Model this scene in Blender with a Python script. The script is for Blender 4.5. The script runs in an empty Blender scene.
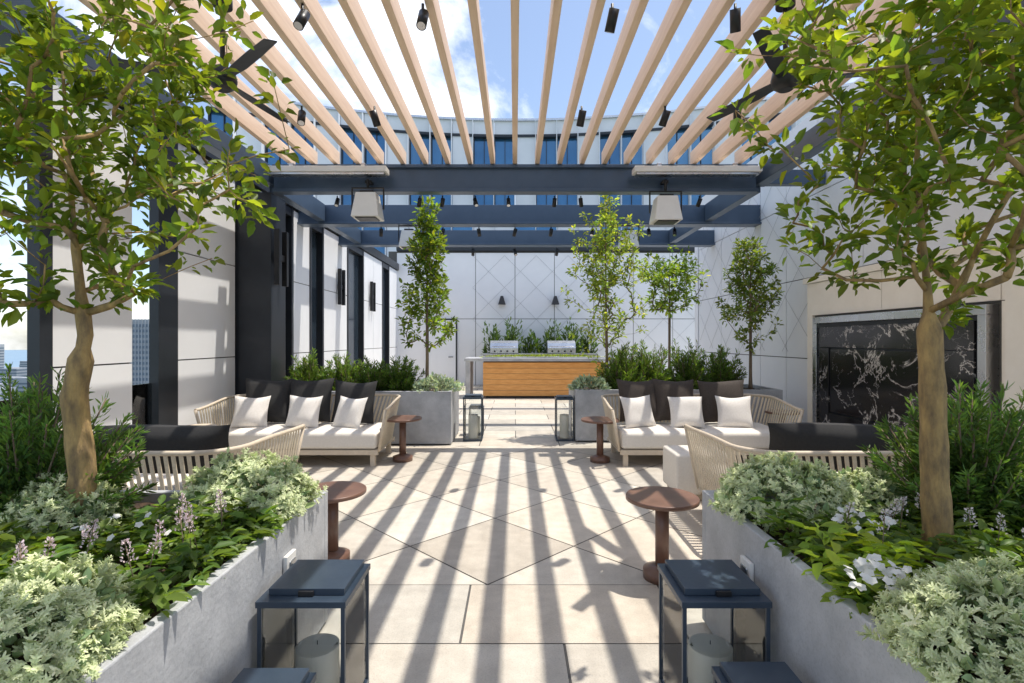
import bpy, math, random
import numpy as np
from mathutils import Vector, Matrix
random.seed(7)
sc=bpy.context.scene
# ------------------------------------------------------------------ materials
def newmat(name):
    m=bpy.data.materials.new(name); m.use_nodes=True
    nt=m.node_tree; b=nt.nodes['Principled BSDF']; return m,nt,b
def mat(name,c1,c2=None,scale=4,rough=.6,bump=0,metal=0,stretch=(1,1,1),bscale=None,spec=.5,detail=6,attr=False,stain=0,speck=0):
    m,nt,b=newmat(name); N=nt.nodes; L=nt.links
    b.inputs['Roughness'].default_value=rough; b.inputs['Metallic'].default_value=metal
    b.inputs['Specular IOR Level'].default_value=spec
    if c2 is None: c2=tuple(x*.85 for x in c1)
    tc=N.new('ShaderNodeTexCoord'); mp=N.new('ShaderNodeMapping'); mp.inputs['Scale'].default_value=stretch
    L.new(tc.outputs['Object'],mp.inputs['Vector'])
    nz=N.new('ShaderNodeTexNoise'); nz.inputs['Scale'].default_value=scale; nz.inputs['Detail'].default_value=detail; nz.inputs['Roughness'].default_value=.62
    L.new(mp.outputs[0],nz.inputs['Vector'])
    cr=N.new('ShaderNodeValToRGB'); cr.color_ramp.elements[0].position=.32; cr.color_ramp.elements[1].position=.68
    cr.color_ramp.elements[0].color=(*c2,1); cr.color_ramp.elements[1].color=(*c1,1)
    L.new(nz.outputs['Fac'],cr.inputs[0]); out=cr.outputs[0]
    def mul(out,sc_,lo,a,bb,det=8):
        n3=N.new('ShaderNodeTexNoise'); n3.inputs['Scale'].default_value=sc_; n3.inputs['Detail'].default_value=det; n3.inputs['Roughness'].default_value=.7
        L.new(tc.outputs['Object'],n3.inputs['Vector'])
        r3=N.new('ShaderNodeMapRange'); r3.inputs[1].default_value=a; r3.inputs[2].default_value=bb; r3.inputs[3].default_value=lo; r3.inputs[4].default_value=1
        L.new(n3.outputs['Fac'],r3.inputs[0])
        m3=N.new('ShaderNodeMix'); m3.data_type='RGBA'; m3.blend_type='MULTIPLY'; m3.inputs[0].default_value=1
        L.new(out,m3.inputs[6]); L.new(r3.outputs[0],m3.inputs[7]); return m3.outputs[2]
    if stain: out=mul(out,.9,1-stain,.35,.6)
    if speck: out=mul(out,110,1-speck,.36,.5,3)
    if attr:
        at=N.new('ShaderNodeAttribute'); at.attribute_name='Col'
        mx=N.new('ShaderNodeMix'); mx.data_type='RGBA'; mx.blend_type='MULTIPLY'; mx.inputs[0].default_value=1
        L.new(out,mx.inputs[6]); L.new(at.outputs['Color'],mx.inputs[7]); out=mx.outputs[2]
    L.new(out,b.inputs['Base Color'])
    mr=N.new('ShaderNodeMapRange'); mr.inputs[3].default_value=max(0,rough-.1); mr.inputs[4].default_value=min(1,rough+.1)
    L.new(nz.outputs['Fac'],mr.inputs[0]); L.new(mr.outputs[0],b.inputs['Roughness'])
    if bump:
        n2=N.new('ShaderNodeTexNoise'); n2.inputs['Scale'].default_value=bscale or scale*6; n2.inputs['Detail'].default_value=4
        L.new(mp.outputs[0],n2.inputs['Vector'])
        bp=N.new('ShaderNodeBump'); bp.inputs['Strength'].default_value=bump; bp.inputs['Distance'].default_value=.01
        L.new(n2.outputs['Fac'],bp.inputs['Height']); L.new(bp.outputs[0],b.inputs['Normal'])
    return m
def leafmat(name,trans=.35,rough=.45,tint=(1.3,1.35,.6)):
    m,nt,b=newmat(name); N=nt.nodes; L=nt.links
    at=N.new('ShaderNodeAttribute'); at.attribute_name='Col'
    L.new(at.outputs['Color'],b.inputs['Base Color']); b.inputs['Roughness'].default_value=rough
    b.inputs['Specular IOR Level'].default_value=.4
    mx=N.new('ShaderNodeMix'); mx.data_type='RGBA'; mx.blend_type='MULTIPLY'; mx.inputs[0].default_value=1
    mx.inputs[7].default_value=(*tint,1); L.new(at.outputs['Color'],mx.inputs[6])
    tr=N.new('ShaderNodeBsdfTranslucent'); L.new(mx.outputs[2],tr.inputs['Color'])
    ms=N.new('ShaderNodeMixShader'); ms.inputs[0].default_value=trans
    L.new(b.outputs[0],ms.inputs[1]); L.new(tr.outputs[0],ms.inputs[2])
    L.new(ms.outputs[0],N['Material Output'].inputs['Surface']); return m
M_leaf=leafmat('leaf_green',.48,.45,(1.8,1.7,.6))
M_silver=leafmat('leaf_silver',.25,.8,(1,1.05,.8))
M_flower=leafmat('petal',.3,.7,(1,1,1))
M_wood=mat('cedar_slat',(.86,.66,.49),(.74,.53,.37),3,.55,.15,stretch=(9,.6,9),bscale=20)
M_bar=mat('teak_bar',(.86,.44,.14),(.68,.30,.075),4,.45,.15,stretch=(1,4,8))
M_steel=mat('painted_steel_blue',(.075,.11,.165),(.058,.088,.135),3,.35,metal=.3)
M_dark=mat('dark_bronze_metal',(.032,.037,.046),(.025,.028,.035),5,.4,metal=.3)
M_black=mat('black_metal',(.018,.018,.02),(.012,.012,.014),8,.4,metal=.2)
M_slate=mat('lantern_lid',(.040,.060,.088),(.030,.046,.070),6,.33,.05)
M_conc=mat('planter_concrete',(.56,.57,.59),(.36,.37,.39),3.2,.6,.25,bscale=45,detail=12,stain=.22,speck=.12)
M_panel=mat('wall_panel',(.82,.83,.85),(.77,.78,.80),1.1,.5,.03)
M_panelR=mat('wall_panel_right',(.84,.86,.89),(.79,.81,.84),.9,.55,.03)
M_white=mat('white_facade',(.78,.79,.82),(.71,.73,.76),.6,.5)
M_joint=mat('joint_dark',(.13,.12,.11),(.09,.09,.09),20,.9)
M_stone=mat('cream_limestone',(.88,.84,.77),(.81,.765,.69),3,.7,.1)
M_soil=mat('mulch',(.075,.045,.025),(.025,.015,.01),30,.95,1.0,bscale=60)
M_paver=mat('paver',(.69,.63,.54),(.55,.495,.42),7,.62,.2,bscale=90,detail=12,attr=True,stain=.16,speck=.16)
M_cream=mat('seat_fabric',(.78,.73,.66),(.71,.66,.59),40,.9,.15,bscale=300)
M_pilw=mat('pillow_light',(.78,.74,.70),(.70,.66,.61),50,.9,.2,bscale=300)
M_pild=mat('pillow_dark',(.034,.033,.034),(.022,.022,.023),50,.9,.2,bscale=300)
M_pilb=mat('pillow_brown',(.07,.055,.048),(.045,.036,.03),50,.9,.2,bscale=300)
M_rope=mat('rope',(.74,.65,.50),(.60,.51,.38),60,.8,.3,bscale=200)
M_frame=mat('sofa_frame',(.64,.55,.43),(.56,.47,.36),20,.6)
M_table=mat('table_brown',(.21,.115,.08),(.135,.07,.05),6,.35,.03)
M_candle=mat('candle_wax',(.86,.82,.73),(.82,.78,.68),8,.5)
M_ss=mat('stainless',(.62,.63,.65),(.56,.57,.59),5,.28,metal=1)
M_whitep=mat('white_paint',(.80,.79,.76),(.74,.73,.70),6,.45)
M_bark=mat('bark',(.60,.40,.16),(.19,.13,.075),22,.85,1.0,stretch=(1,1,.35),bscale=45,stain=.35)
M_bark2=mat('bark_grey',(.25,.19,.13),(.13,.09,.06),14,.85,.5,stretch=(1,1,.3))
M_wire=mat('wire_grey',(.42,.43,.45),(.38,.39,.41),5,.5,metal=.3)
def glassmat(name,col):
    m,nt,b=newmat(name); N=nt.nodes; L=nt.links
    t=N.new('ShaderNodeBsdfTransparent'); t.inputs[0].default_value=(*col,1)
    g=N.new('ShaderNodeBsdfGlossy'); g.inputs['Roughness'].default_value=.02; g.inputs['Color'].default_value=(1,1,1,1)
    f=N.new('ShaderNodeFresnel'); f.inputs[0].default_value=1.45
    ms=N.new('ShaderNodeMixShader'); L.new(f.outputs[0],ms.inputs[0])
    L.new(t.outputs[0],ms.inputs[1]); L.new(g.outputs[0],ms.inputs[2]); L.new(ms.outputs[0],N['Material Output'].inputs['Surface']); return m
M_glass=glassmat('lantern_glass',(.98,.99,.99))
M_win=mat('dark_window_glass',(.03,.045,.06),(.025,.035,.05),1,.12,spec=.9)
M_bluewin=mat('blue_window_glass',(.07,.22,.40),(.04,.14,.28),.4,.12,metal=.5,spec=1)
M_marble,nt,b=newmat('black_marble'); N=nt.nodes;L=nt.links
tc=N.new('ShaderNodeTexCoord'); n1=N.new('ShaderNodeTexNoise'); n1.inputs['Scale'].default_value=2.3; n1.inputs['Detail'].default_value=10; n1.inputs['Roughness'].default_value=.62; n1.inputs['Distortion'].default_value=.6
L.new(tc.outputs['Object'],n1.inputs['Vector'])
s=N.new('ShaderNodeMath'); s.operation='SUBTRACT'; s.inputs[1].default_value=.5; L.new(n1.outputs['Fac'],s.inputs[0])
a=N.new('ShaderNodeMath'); a.operation='ABSOLUTE'; L.new(s.outputs[0],a.inputs[0])
nb=N.new('ShaderNodeTexNoise'); nb.inputs['Scale'].default_value=1.7; L.new(tc.outputs['Object'],nb.inputs['Vector'])
mr=N.new('ShaderNodeMapRange'); mr.inputs[1].default_value=.42; mr.inputs[2].default_value=.62; mr.inputs[3].default_value=.0; mr.inputs[4].default_value=.03; L.new(nb.outputs['Fac'],mr.inputs[0])
dv=N.new('ShaderNodeMath'); dv.operation='DIVIDE'; L.new(a.outputs[0],dv.inputs[0]); ad=N.new('ShaderNodeMath'); ad.operation='ADD'; ad.inputs[1].default_value=.003; L.new(mr.outputs[0],ad.inputs[0]); L.new(ad.outputs[0],dv.inputs[1])
cr=N.new('ShaderNodeValToRGB'); cr.color_ramp.elements[0].position=0; cr.color_ramp.elements[0].color=(.7,.67,.63,1); cr.color_ramp.elements[1].position=1; cr.color_ramp.elements[1].color=(.016,.016,.018,1)
e=cr.color_ramp.elements.new(.35); e.color=(.16,.15,.15,1)
L.new(dv.outputs[0],cr.inputs[0]); L.new(cr.outputs[0],b.inputs['Base Color']); b.inputs['Roughness'].default_value=.15

# ------------------------------------------------------------------ mesh builder
class MB:
    def __init__(s): s.v=[];s.f=[];s.mi=[];s.sm=[];s.mats=[];s.M=Matrix.Identity(4)
    def idx(s,m):
        if m not in s.mats: s.mats.append(m)
        return s.mats.index(m)
    def add(s,vs,fs,m,smooth=False):
        o=len(s.v); s.v+=[tuple(s.M@Vector(p)) for p in vs]; i=s.idx(m)
        for k,f in enumerate(fs):
            s.f.append([o+j for j in f]); s.mi.append(i); s.sm.append(smooth if isinstance(smooth,bool) else smooth[k])
    def box(s,x0,x1,y0,y1,z0,z1,m):
        vs=[(x,y,z) for z in(z0,z1) for y in(y0,y1) for x in(x0,x1)]
        s.add(vs,[(0,2,3,1),(4,5,7,6),(0,1,5,4),(2,6,7,3),(0,4,6,2),(1,3,7,5)],m)
    def obox(s,c,size,R,m,taper=1):
        vs=[]
        for z in(-.5,.5):
            t=taper if z>0 else 1
            for y in(-.5,.5):
                for x in(-.5,.5): vs.append(Vector(c)+R@Vector((x*size[0]*t,y*size[1]*t,z*size[2])))
        s.add(vs,[(0,2,3,1),(4,5,7,6),(0,1,5,4),(2,6,7,3),(0,4,6,2),(1,3,7,5)],m)
    def tube(s,pts,r,m,n=8,cap=True,smooth=True):
        pts=[Vector(p) for p in pts]; k=len(pts); rs=r if isinstance(r,(list,tuple)) else [r]*k
        vs=[];up=None
        for i in range(k):
            d=(pts[min(i+1,k-1)]-pts[max(i-1,0)]).normalized()
            if up is None: up=Vector((0,0,1)) if abs(d.z)<.9 else Vector((1,0,0))
            a=(up-d*up.dot(d)).normalized(); up=a; b=d.cross(a)
            for j in range(n):
                t=2*math.pi*j/n; vs.append(pts[i]+(a*math.cos(t)+b*math.sin(t))*rs[i])
        fs=[];sm=[]
        for i in range(k-1):
            for j in range(n):
                fs.append((i*n+j,i*n+(j+1)%n,(i+1)*n+(j+1)%n,(i+1)*n+j)); sm.append(smooth)
        if cap:
            fs.append(tuple(range(n))[::-1]); fs.append(tuple((k-1)*n+j for j in range(n))); sm+=[False,False]
        s.add(vs,fs,m,sm)
    def cyl(s,p0,p1,r0,m,r1=None,n=24): s.tube([p0,p1],[r0,r0 if r1 is None else r1],m,n)
    def pillow(s,c,w,h,t,R,m,seed=0):
        n=14; rg=random.Random(seed); a1,a2,a3=[rg.uniform(0,6) for _ in range(3)]
        for sg in(1,-1):
            vs=[]
            for i in range(n+1):
                for j in range(n+1):
                    u=-1+2*i/n; v=-1+2*j/n
                    x=w/2*u*(1-.09*(1-v*v)*abs(u)); z=h/2*v*(1-.09*(1-u*u)*abs(v))
                    th=t/2*(max(0,(1-u*u)*(1-v*v)))**.42*(1+.07*math.sin(3*u+a1+2*v)+.05*math.sin(5*v+a2))
                    vs.append(Vector(c)+R@Vector((x,sg*th,z+.01*math.sin(2.5*u+a3))))
            fs=[]
            for i in range(n):
                for j in range(n):
                    q=(i*(n+1)+j,(i+1)*(n+1)+j,(i+1)*(n+1)+j+1,i*(n+1)+j+1)
                    fs.append(q if sg<0 else q[::-1])
            s.add(vs,fs,m,True)
    def rbox(s,x0,x1,y0,y1,z0,z1,r,m,crown=0):
        h=((x1-x0)/2,(y1-y0)/2,(z1-z0)/2); c=((x0+x1)/2,(y0+y1)/2,(z0+z1)/2); r=min(r,*[q*.99 for q in h])
        def ax(hh): return [-hh,-hh+r*.3,-hh+r*.65,-hh+r,-hh*.4 if hh*.4<hh-r else -hh+r*1.01,0]
        A=[]
        for hh in h:
            a=sorted(set([round(q,5) for q in ax(hh)])); a=a+[-q for q in a[::-1] if q!=0]; A.append(a)
        for axis in range(3):
            u=(axis+1)%3; w=(axis+2)%3
            for sg in(-1,1):
                vs=[]
                for a in A[u]:
                    for b in A[w]:
                        q=[0,0,0]; q[axis]=sg*h[axis]; q[u]=a; q[w]=b
                        inn=[max(-(h[k]-r),min(h[k]-r,q[k])) for k in range(3)]
                        d=Vector([q[k]-inn[k] for k in range(3)]); d.normalize()
                        p=[inn[k]+d[k]*r for k in range(3)]
                        if crown and p[2]>0: p[2]+=crown*(1-(p[0]/h[0])**2)*(1-(p[1]/h[1])**2)
                        vs.append([c[k]+p[k] for k in range(3)])
                nb=len(A[w]); fs=[]
                for i in range(len(A[u])-1):
                    for j in range(nb-1):
                        q=(i*nb+j,(i+1)*nb+j,(i+1)*nb+j+1,i*nb+j+1); fs.append(q if sg>0 else q[::-1])
                s.add(vs,fs,m,True)
    def build(s,name,bevel=0,parent=None):
        me=bpy.data.meshes.new(name); me.from_pydata(s.v,[],s.f)
        for m in s.mats: me.materials.append(m)
        me.polygons.foreach_set('material_index',s.mi); me.polygons.foreach_set('use_smooth',s.sm); me.update()
        o=bpy.data.objects.new(name,me); sc.collection.objects.link(o)
        if bevel:
            b=o.modifiers.new('b','BEVEL'); b.width=bevel; b.segments=2; b.limit_method='ANGLE'; b.angle_limit=math.radians(50)
        if parent: o.parent=parent
        return o
def empty(name):
    o=bpy.data.objects.new(name,None); sc.collection.objects.link(o); return o
def euler(x,y,z): return Matrix.Rotation(math.radians(z),3,'Z')@Matrix.Rotation(math.radians(y),3,'Y')@Matrix.Rotation(math.radians(x),3,'X')

# ------------------------------------------------------------------ leaves
def nrm(a): return a/np.maximum(np.linalg.norm(a,axis=1,keepdims=True),1e-9)
def leafgeo(P,D,Nn,Ln,W,fold=.25,curl=.15):
    D=nrm(D); S=nrm(np.cross(D,Nn)); U=np.cross(S,D); n=len(P); Ln=Ln[:,None]; W=W[:,None]
    v=np.zeros((n,6,3))
    v[:,0]=P
    v[:,1]=P+D*Ln*.32+S*W*.5+U*W*fold
    v[:,2]=P+D*Ln*.70+S*W*.42+U*(W*fold-Ln*curl*.5)
    v[:,3]=P+D*Ln-U*Ln*curl
    v[:,4]=P+D*Ln*.70-S*W*.42+U*(W*fold-Ln*curl*.5)
    v[:,5]=P+D*Ln*.32-S*W*.5+U*W*fold
    i=np.arange(n)[:,None]*6
    f=np.concatenate([i+np.array([[0,1,2,3]]),i+np.array([[0,3,4,5]])],1).reshape(-1,4)
    return v.reshape(-1,3),f
def leafobj(name,P,D,Nn,Ln,W,C,m,fold=.25,curl=.15,wood=None,woodmat=None,parent=None):
    v,f=leafgeo(P,D,Nn,Ln,W,fold,curl); C=np.repeat(C,6,axis=0); nf=len(f)
    vs=v.tolist(); fs=f.tolist(); me=bpy.data.meshes.new(name)
    cols=C
    if wood is not None:
        o=len(vs); vs+=[tuple(q) for q in wood.v]; fs+=[[o+j for j in q] for q in wood.f]
        cols=np.concatenate([C,np.ones((len(wood.v),3))*.2])
    me.from_pydata(vs,[],fs); me.materials.append(m)
    if wood is not None:
        me.materials.append(woodmat)
        mi=np.zeros(len(fs),dtype=np.int32); mi[nf:]=1; me.polygons.foreach_set('material_index',mi)
    me.polygons.foreach_set('use_smooth',np.ones(len(fs),dtype=bool))
    at=me.color_attributes.new('Col','FLOAT_COLOR','POINT')
    at.data.foreach_set('color',np.concatenate([cols,np.ones((len(cols),1))],1).astype(np.float32).ravel())
    me.update(); o=bpy.data.objects.new(name,me); sc.collection.objects.link(o)
    if parent: o.parent=parent
    return o
def colvar(rg,n,base,var=.3,hue=.25):
    b=np.array(base)[None,:]*(1+var*rg.uniform(-1,1,(n,1)))
    t=rg.uniform(-1,1,(n,1))*hue
    return np.clip(b*(1+t*np.array([[1,.35,-.2]])),0.003,1)
def rvec(rg,n): return nrm(rg.normal(size=(n,3)))

def make_tree(name,trunk,center,radii,natt,lper,ll,tr,col,seed,bark=M_bark,tip=.0022,k0=.55,lw=.48,taper_top=0,step=.12,sag=.10,pwk=.8,low=.45,spread=.35):
    rg=np.random.default_rng(seed); center=np.array(center); radii=np.array(radii)
    tp=[np.array(p,float) for p in trunk]; nodes=[];par=[]
    for i in range(len(tp)-1):
        for t in np.linspace(0,1,6)[:-1]:
            nodes.append(tp[i]*(1-t)+tp[i+1]*t); par.append(len(nodes)-2)
    nodes.append(tp[-1]); par.append(len(nodes)-2); nt_=len(nodes); start=int(nt_*k0)
    att=[]
    ph=rg.uniform(0,6,6)
    while len(att)<natt:
        d=rvec(rg,1)[0]; r=rg.uniform()**.42; q=d*r
        if taper_top: 
            w=1-taper_top*max(0,(q[2]+1)/2)**1.3
            q=np.array([q[0]*w,q[1]*w,q[2]])
        lump=math.sin(3.1*d[0]*2+ph[0])+math.sin(3.3*d[1]*2+ph[1])+math.sin(3*d[2]*2+ph[2])
        if lump<-.8 and r>.66: continue
        att.append(center+q*radii*(1+.12*lump/2))
    fork=nodes[start]; att.sort(key=lambda a:np.linalg.norm(a-fork))
    chains=[];
    for a in att:
        A=np.array(nodes[start:]); dd=np.linalg.norm(A-a,axis=1)+low*np.maximum(0,A[:,2]-a[2]+.1)
        j=start+int(np.argmin(dd)); p=nodes[j]; L=np.linalg.norm(a-p); k=max(2,int(L/step)); ch=[j]
        side=rvec(rg,1)[0]*L*.06
        for q in range(1,k+1):
            t=q/k; pt=p*(1-t)+a*t+side*math.sin(math.pi*t)+np.array([0,0,-sag*L*math.sin(math.pi*t)])+rg.normal(size=3)*.006
            nodes.append(pt); par.append(ch[-1]); ch.append(len(nodes)-1)
        chains.append(ch)
    cnt=np.zeros(len(nodes))
    for ch in chains: cnt[ch[-1]]+=1
    for i in range(len(nodes)-1,0,-1):
        if par[i]>=0: cnt[par[i]]+=cnt[i]
    tot=max(cnt[start],2); pw=math.log(tr*pwk/tip)/math.log(tot)
    rad=tip*np.maximum(cnt,1)**pw
    mb=MB()
    trr=[]
    for i in range(nt_):
        base=tr*(1-.2*min(1,i/start)) if i<=start else min(rad[i],tr*.8)
        flare=1+.35*math.exp(-i*1.2); trr.append(max(base*flare*(1+.05*math.sin(i*2.1)),tip))
    mb.tube([tuple(q) for q in nodes[:nt_]],trr,bark,12)
    for ch in chains:
        rs=[rad[ch[1]]]+[rad[c] for c in ch[1:]]
        mb.tube([tuple(nodes[c]) for c in ch],[float(x) for x in rs],bark,6 if rs[0]>.006 else 4)
    P=[];D=[];G=[]
    for ch in chains:
        n=len(ch); g=rg.uniform(.65,1.4)
        for _ in range(lper):
            t=1-abs(rg.normal())*spread
            t=max(.05,min(1,t)); x=t*(n-1); i=min(int(x),n-2); fr=x-i
            p=nodes[ch[i]]*(1-fr)+nodes[ch[i+1]]*fr
            cd=nodes[ch[-1]]-nodes[ch[0]]; cd=cd/ (np.linalg.norm(cd)+1e-6)
            P.append(p); D.append(cd*.7+rvec(rg,1)[0]*1.0); G.append(g)
    P=np.array(P);D=nrm(np.array(D)); n=len(P)
    P=P+D*rg.uniform(.1,.9,(n,1))*ll
    Nn=nrm(np.array([[0,0,1.]])*1.1+rvec(rg,n)*.8); Ln=ll*rg.uniform(.5,1.3,n)
    C=colvar(rg,n,col,.25,.3)*np.array(G)[:,None]
    yl=rg.uniform(size=n)<.08; C[yl]*=np.array([1.7,1.35,.9])
    return leafobj(name,P,D,Nn,Ln,Ln*lw,C,M_leaf,.22,.18,wood=mb,woodmat=bark)

def dome(name,c,r,n,ll,lw,col,seed,m=M_leaf,inner=.55,outward=.8,up=.5,jit=.6,parent=None,fold=.2,var=.3,lump=.14,hue=.2):
    rg=np.random.default_rng(seed); d=rvec(rg,n); d[:,2]=np.abs(d[:,2])*1.0-.05
    ph=rg.uniform(0,6,8)
    az=np.arctan2(d[:,1],d[:,0])
    lu=1+lump*(np.sin(3*az+ph[0])+np.sin(5*az+4*d[:,2]+ph[1])*.7+np.sin(7*d[:,0]+ph[2])*.5+np.sin(9*d[:,2]+6*d[:,1]+ph[3])*.5)
    rr=rg.uniform(inner,1,n)**.6*lu
    P=np.array(c)+d*np.array(r)*rr[:,None]
    D=nrm(d*outward+np.array([[0,0,up]])+rvec(rg,n)*jit); Nn=nrm(d*.6+np.array([[0,0,.7]])+rvec(rg,n)*.5)
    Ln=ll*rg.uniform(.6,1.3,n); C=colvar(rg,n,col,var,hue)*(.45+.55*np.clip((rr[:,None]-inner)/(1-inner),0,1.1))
    return leafobj(name,P,D,Nn,Ln,Ln*lw,C,m,fold,.15,parent=parent)

def juniper(name,c,r,nplume,nn,col,seed,ll=.045):
    rg=np.random.default_rng(seed); P=[];D=[];C=[]
    wood=MB()
    for i in range(nplume):
        d=rvec(rg,1)[0]; d[2]=abs(d[2])*1.1+.12; d/=np.linalg.norm(d)
        s=rg.uniform(.6,1.12); tip=np.array(c)+d*np.array(r)*s; base=np.array(c)+np.array([d[0]*.12*r[0],d[1]*.12*r[1],0])
        bend=np.array([0,0,rg.uniform(.0,.22)*r[2]]); br=rg.uniform(.6,1.4)
        wood.tube([tuple(base),tuple(base*.5+tip*.5-bend*.5),tuple(tip)],[.008,.006,.003],M_bark2,4)
        t=rg.uniform(.3,1,nn)[:,None]; p=base*(1-t)**1+tip*t-bend*4*.5*t*(1-t)
        sp=(1.05-t)*.16*np.array([[1,1,.7]]); off=rvec(rg,nn)*sp*max(r)*.9
        P.append(p+off); dd=nrm((tip-base)[None,:]/np.linalg.norm(tip-base)*.9+nrm(off)*.7+rvec(rg,nn)*.35); D.append(dd)
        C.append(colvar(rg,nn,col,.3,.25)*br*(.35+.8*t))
    P=np.concatenate(P);D=np.concatenate(D);C=np.concatenate(C);n=len(P)
    Ln=ll*rg.uniform(.6,1.5,n)
    return leafobj(name,P,D,rvec(rg,n),Ln,Ln*.2,C,M_leaf,.1,.1,wood=wood,woodmat=M_bark2)

# ------------------------------------------------------------------ setting : far ground, city
mb=MB(); R=4500
mb.add([(R*math.cos(t*math.pi/24),R*math.sin(t*math.pi/24),-60) for t in range(48)],[tuple(range(48))],mat('hazy_far_ground',(.22,.28,.27),(.13,.19,.16),.02,.9)); mb.build('ground')  # distance haze is mixed into the ground's base colour
mb=MB(); mb.box(-4400,-1000,-200,3200,-59.99,-59.9,mat('water',(.16,.26,.36),(.14,.23,.32),.01,.35,spec=.2)); mb.build('water')
M_city=mat('hazy_city_masonry',(.38,.40,.43),(.24,.27,.31),.02,.8); M_cityw=mat('city_windows',(.12,.16,.21),(.09,.12,.17),.1,.3)  # masonry colour paled and blued to paint in distance haze
mb=MB(); rg=random.Random(3)
for i in range(300):
    d=rg.uniform(180,980)
    x=-d; y=d*rg.uniform(.35,2.2)
    if abs(x/y+.713)<.05 : continue
    h=rg.uniform(8,26) if rg.random()<.85 else rg.uniform(35,56); w=rg.uniform(10,26); dd=rg.uniform(10,24)
    mb.box(x,x+w,y,y+dd,-60,-60+h,M_city)
    for k in range(int(h/4)): mb.box(x+.8,x+w+.1,y-.1,y+dd-.8,-60+k*4+1.2,-60+k*4+2.8,M_cityw)
mb.build('distant_city_buildings')
mb=MB(); mb.box(-221,-206.5,300,314,-60,13.5,M_city)
for k in range(22): mb.box(-220.4,-206.3,299.7,313.4,-56+k*3.1,-54.4+k*3.1,M_cityw)
for k in range(8): mb.box(-221+k*1.9,-220.5+k*1.9,299.5,300.1,-60,13.6,M_city)
mb.build('office_tower')

# ------------------------------------------------------------------ terrace floor
mb=MB(); mb.box(-4.6,8,-3,19,-.4,-.006,M_joint); mb.box(-4.5,7.9,-2.9,18.9,-60,-.45,M_white); mb.build('terrace_slab')
polys=[]
def clip(poly,axis,val,keep_greater):
    out=[]
    for i in range(len(poly)):
        a=poly[i];b=poly[(i+1)%len(poly)]
        ina=(a[axis]>=val)==keep_greater or abs(a[axis]-val)<1e-9; inb=(b[axis]>=val)==keep_greater or abs(b[axis]-val)<1e-9
        if ina: out.append(a)
        if ina!=inb:
            t=(val-a[axis])/(b[axis]-a[axis]); out.append((a[0]+(b[0]-a[0])*t,a[1]+(b[1]-a[1])*t))
    return out
dx=1.27; X0,X1,Y0,Y1=-4.3,7.5,3.40,7.85
for i in range(-8,14):
    for j in range(-2,10):
        cx=-.18+i*dx/2; cy=Y0+j*dx/2
        if (i+j)%2==0: continue
        p=[(cx-dx/2,cy),(cx,cy-dx/2),(cx+dx/2,cy),(cx,cy+dx/2)]
        for ax,v,g in((0,X0,True),(0,X1,False),(1,Y0,True),(1,Y1,False)):
            if p: p=clip(p,ax,v,g)
        if len(p)>=3: polys.append(p)
def rows(y0,y1,wx,wy,off0):
    y=y0;k=0
    while y<y1-.05:
        ye=min(y+wy,y1); x=-4.3-wx+off0+(k%2)*wx*.45
        while x<7.5:
            a=max(x,-4.3);b=min(x+wx,7.5)
            if b-a>.04: polys.append([(a,y),(b,y),(b,ye),(a,ye)])
            x+=wx
        y=ye;k+=1
rows(3.40-.66*9,3.40,1.22,.66,.35); rows(7.85,18.8,1.22,.66,.1)
vs=[];fs=[];cs=[]
for p in polys:
    area=abs(sum(p[i][0]*p[(i+1)%len(p)][1]-p[(i+1)%len(p)][0]*p[i][1] for i in range(len(p))))/2
    if area<.004: continue
    cx=sum(q[0] for q in p)/len(p);cy=sum(q[1] for q in p)/len(p); k=1-.010/math.sqrt(area)
    o=len(vs); vs+=[(cx+(q[0]-cx)*k,cy+(q[1]-cy)*k,0) for q in p]; fs.append(list(range(o,o+len(p))))
    t=random.uniform(.80,1.10); w=random.uniform(-.03,.03); cs+=[(t+w,t,t-w,1)]*len(p)
me=bpy.data.meshes.new('paving'); me.from_pydata(vs,[],fs); me.materials.append(M_paver)
at=me.color_attributes.new('Col','FLOAT_COLOR','POINT'); at.data.foreach_set('color',np.array(cs,dtype=np.float32).ravel())
o=bpy.data.objects.new('terrace_paving',me); sc.collection.objects.link(o)

# ------------------------------------------------------------------ left wall
def panelwall_x(X,thick0,segs,face,mt,z1,rowsz):
    mb=MB()
    for (y0,y1,kind) in segs:
        thick=.07 if y1<6.5 and face>0 else thick0
        if kind=='panel':
            mb.box(min(X,X-face*thick),max(X,X-face*thick),y0,y1,0,z1,M_joint)
            n=max(1,round((y1-y0)/1.25)); w=(y1-y0)/n
            for i in range(n):
                for za,zb in zip(rowsz[:-1],rowsz[1:]):
                    a,b=sorted((X+face*.003,X+face*.03)); mb.box(a,b,y0+i*w+.008,y0+(i+1)*w-.008,za+.008,min(zb,z1)-.008,mt)
        elif kind=='post':
            mb.box(*sorted((X+face*.04,X-face*thick)),y0,y1,0,z1+.02,M_dark)
        elif kind=='window':
            mb.box(*sorted((X-face*.08,X-face*.12)),y0,y1,0,z1,M_win)
            mb.box(*sorted((X+face*.05,X-face*thick)),y0,y0+.08,0,z1,M_dark); mb.box(*sorted((X+face*.05,X-face*thick)),y1-.08,y1,0,z1,M_dark)
            mb.box(*sorted((X+face*.04,X-face*.07)),y0+.08,y1-.08,z1-.15,z1,M_dark)
        elif kind=='open':
            mb.box(*sorted((X,X-face*.1)),y0,y1,0,.3,mt)
            mb.box(*sorted((X-face*.04,X-face*.05)),y0,y1,.3,1.1,M_glass)
    return mb
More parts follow.
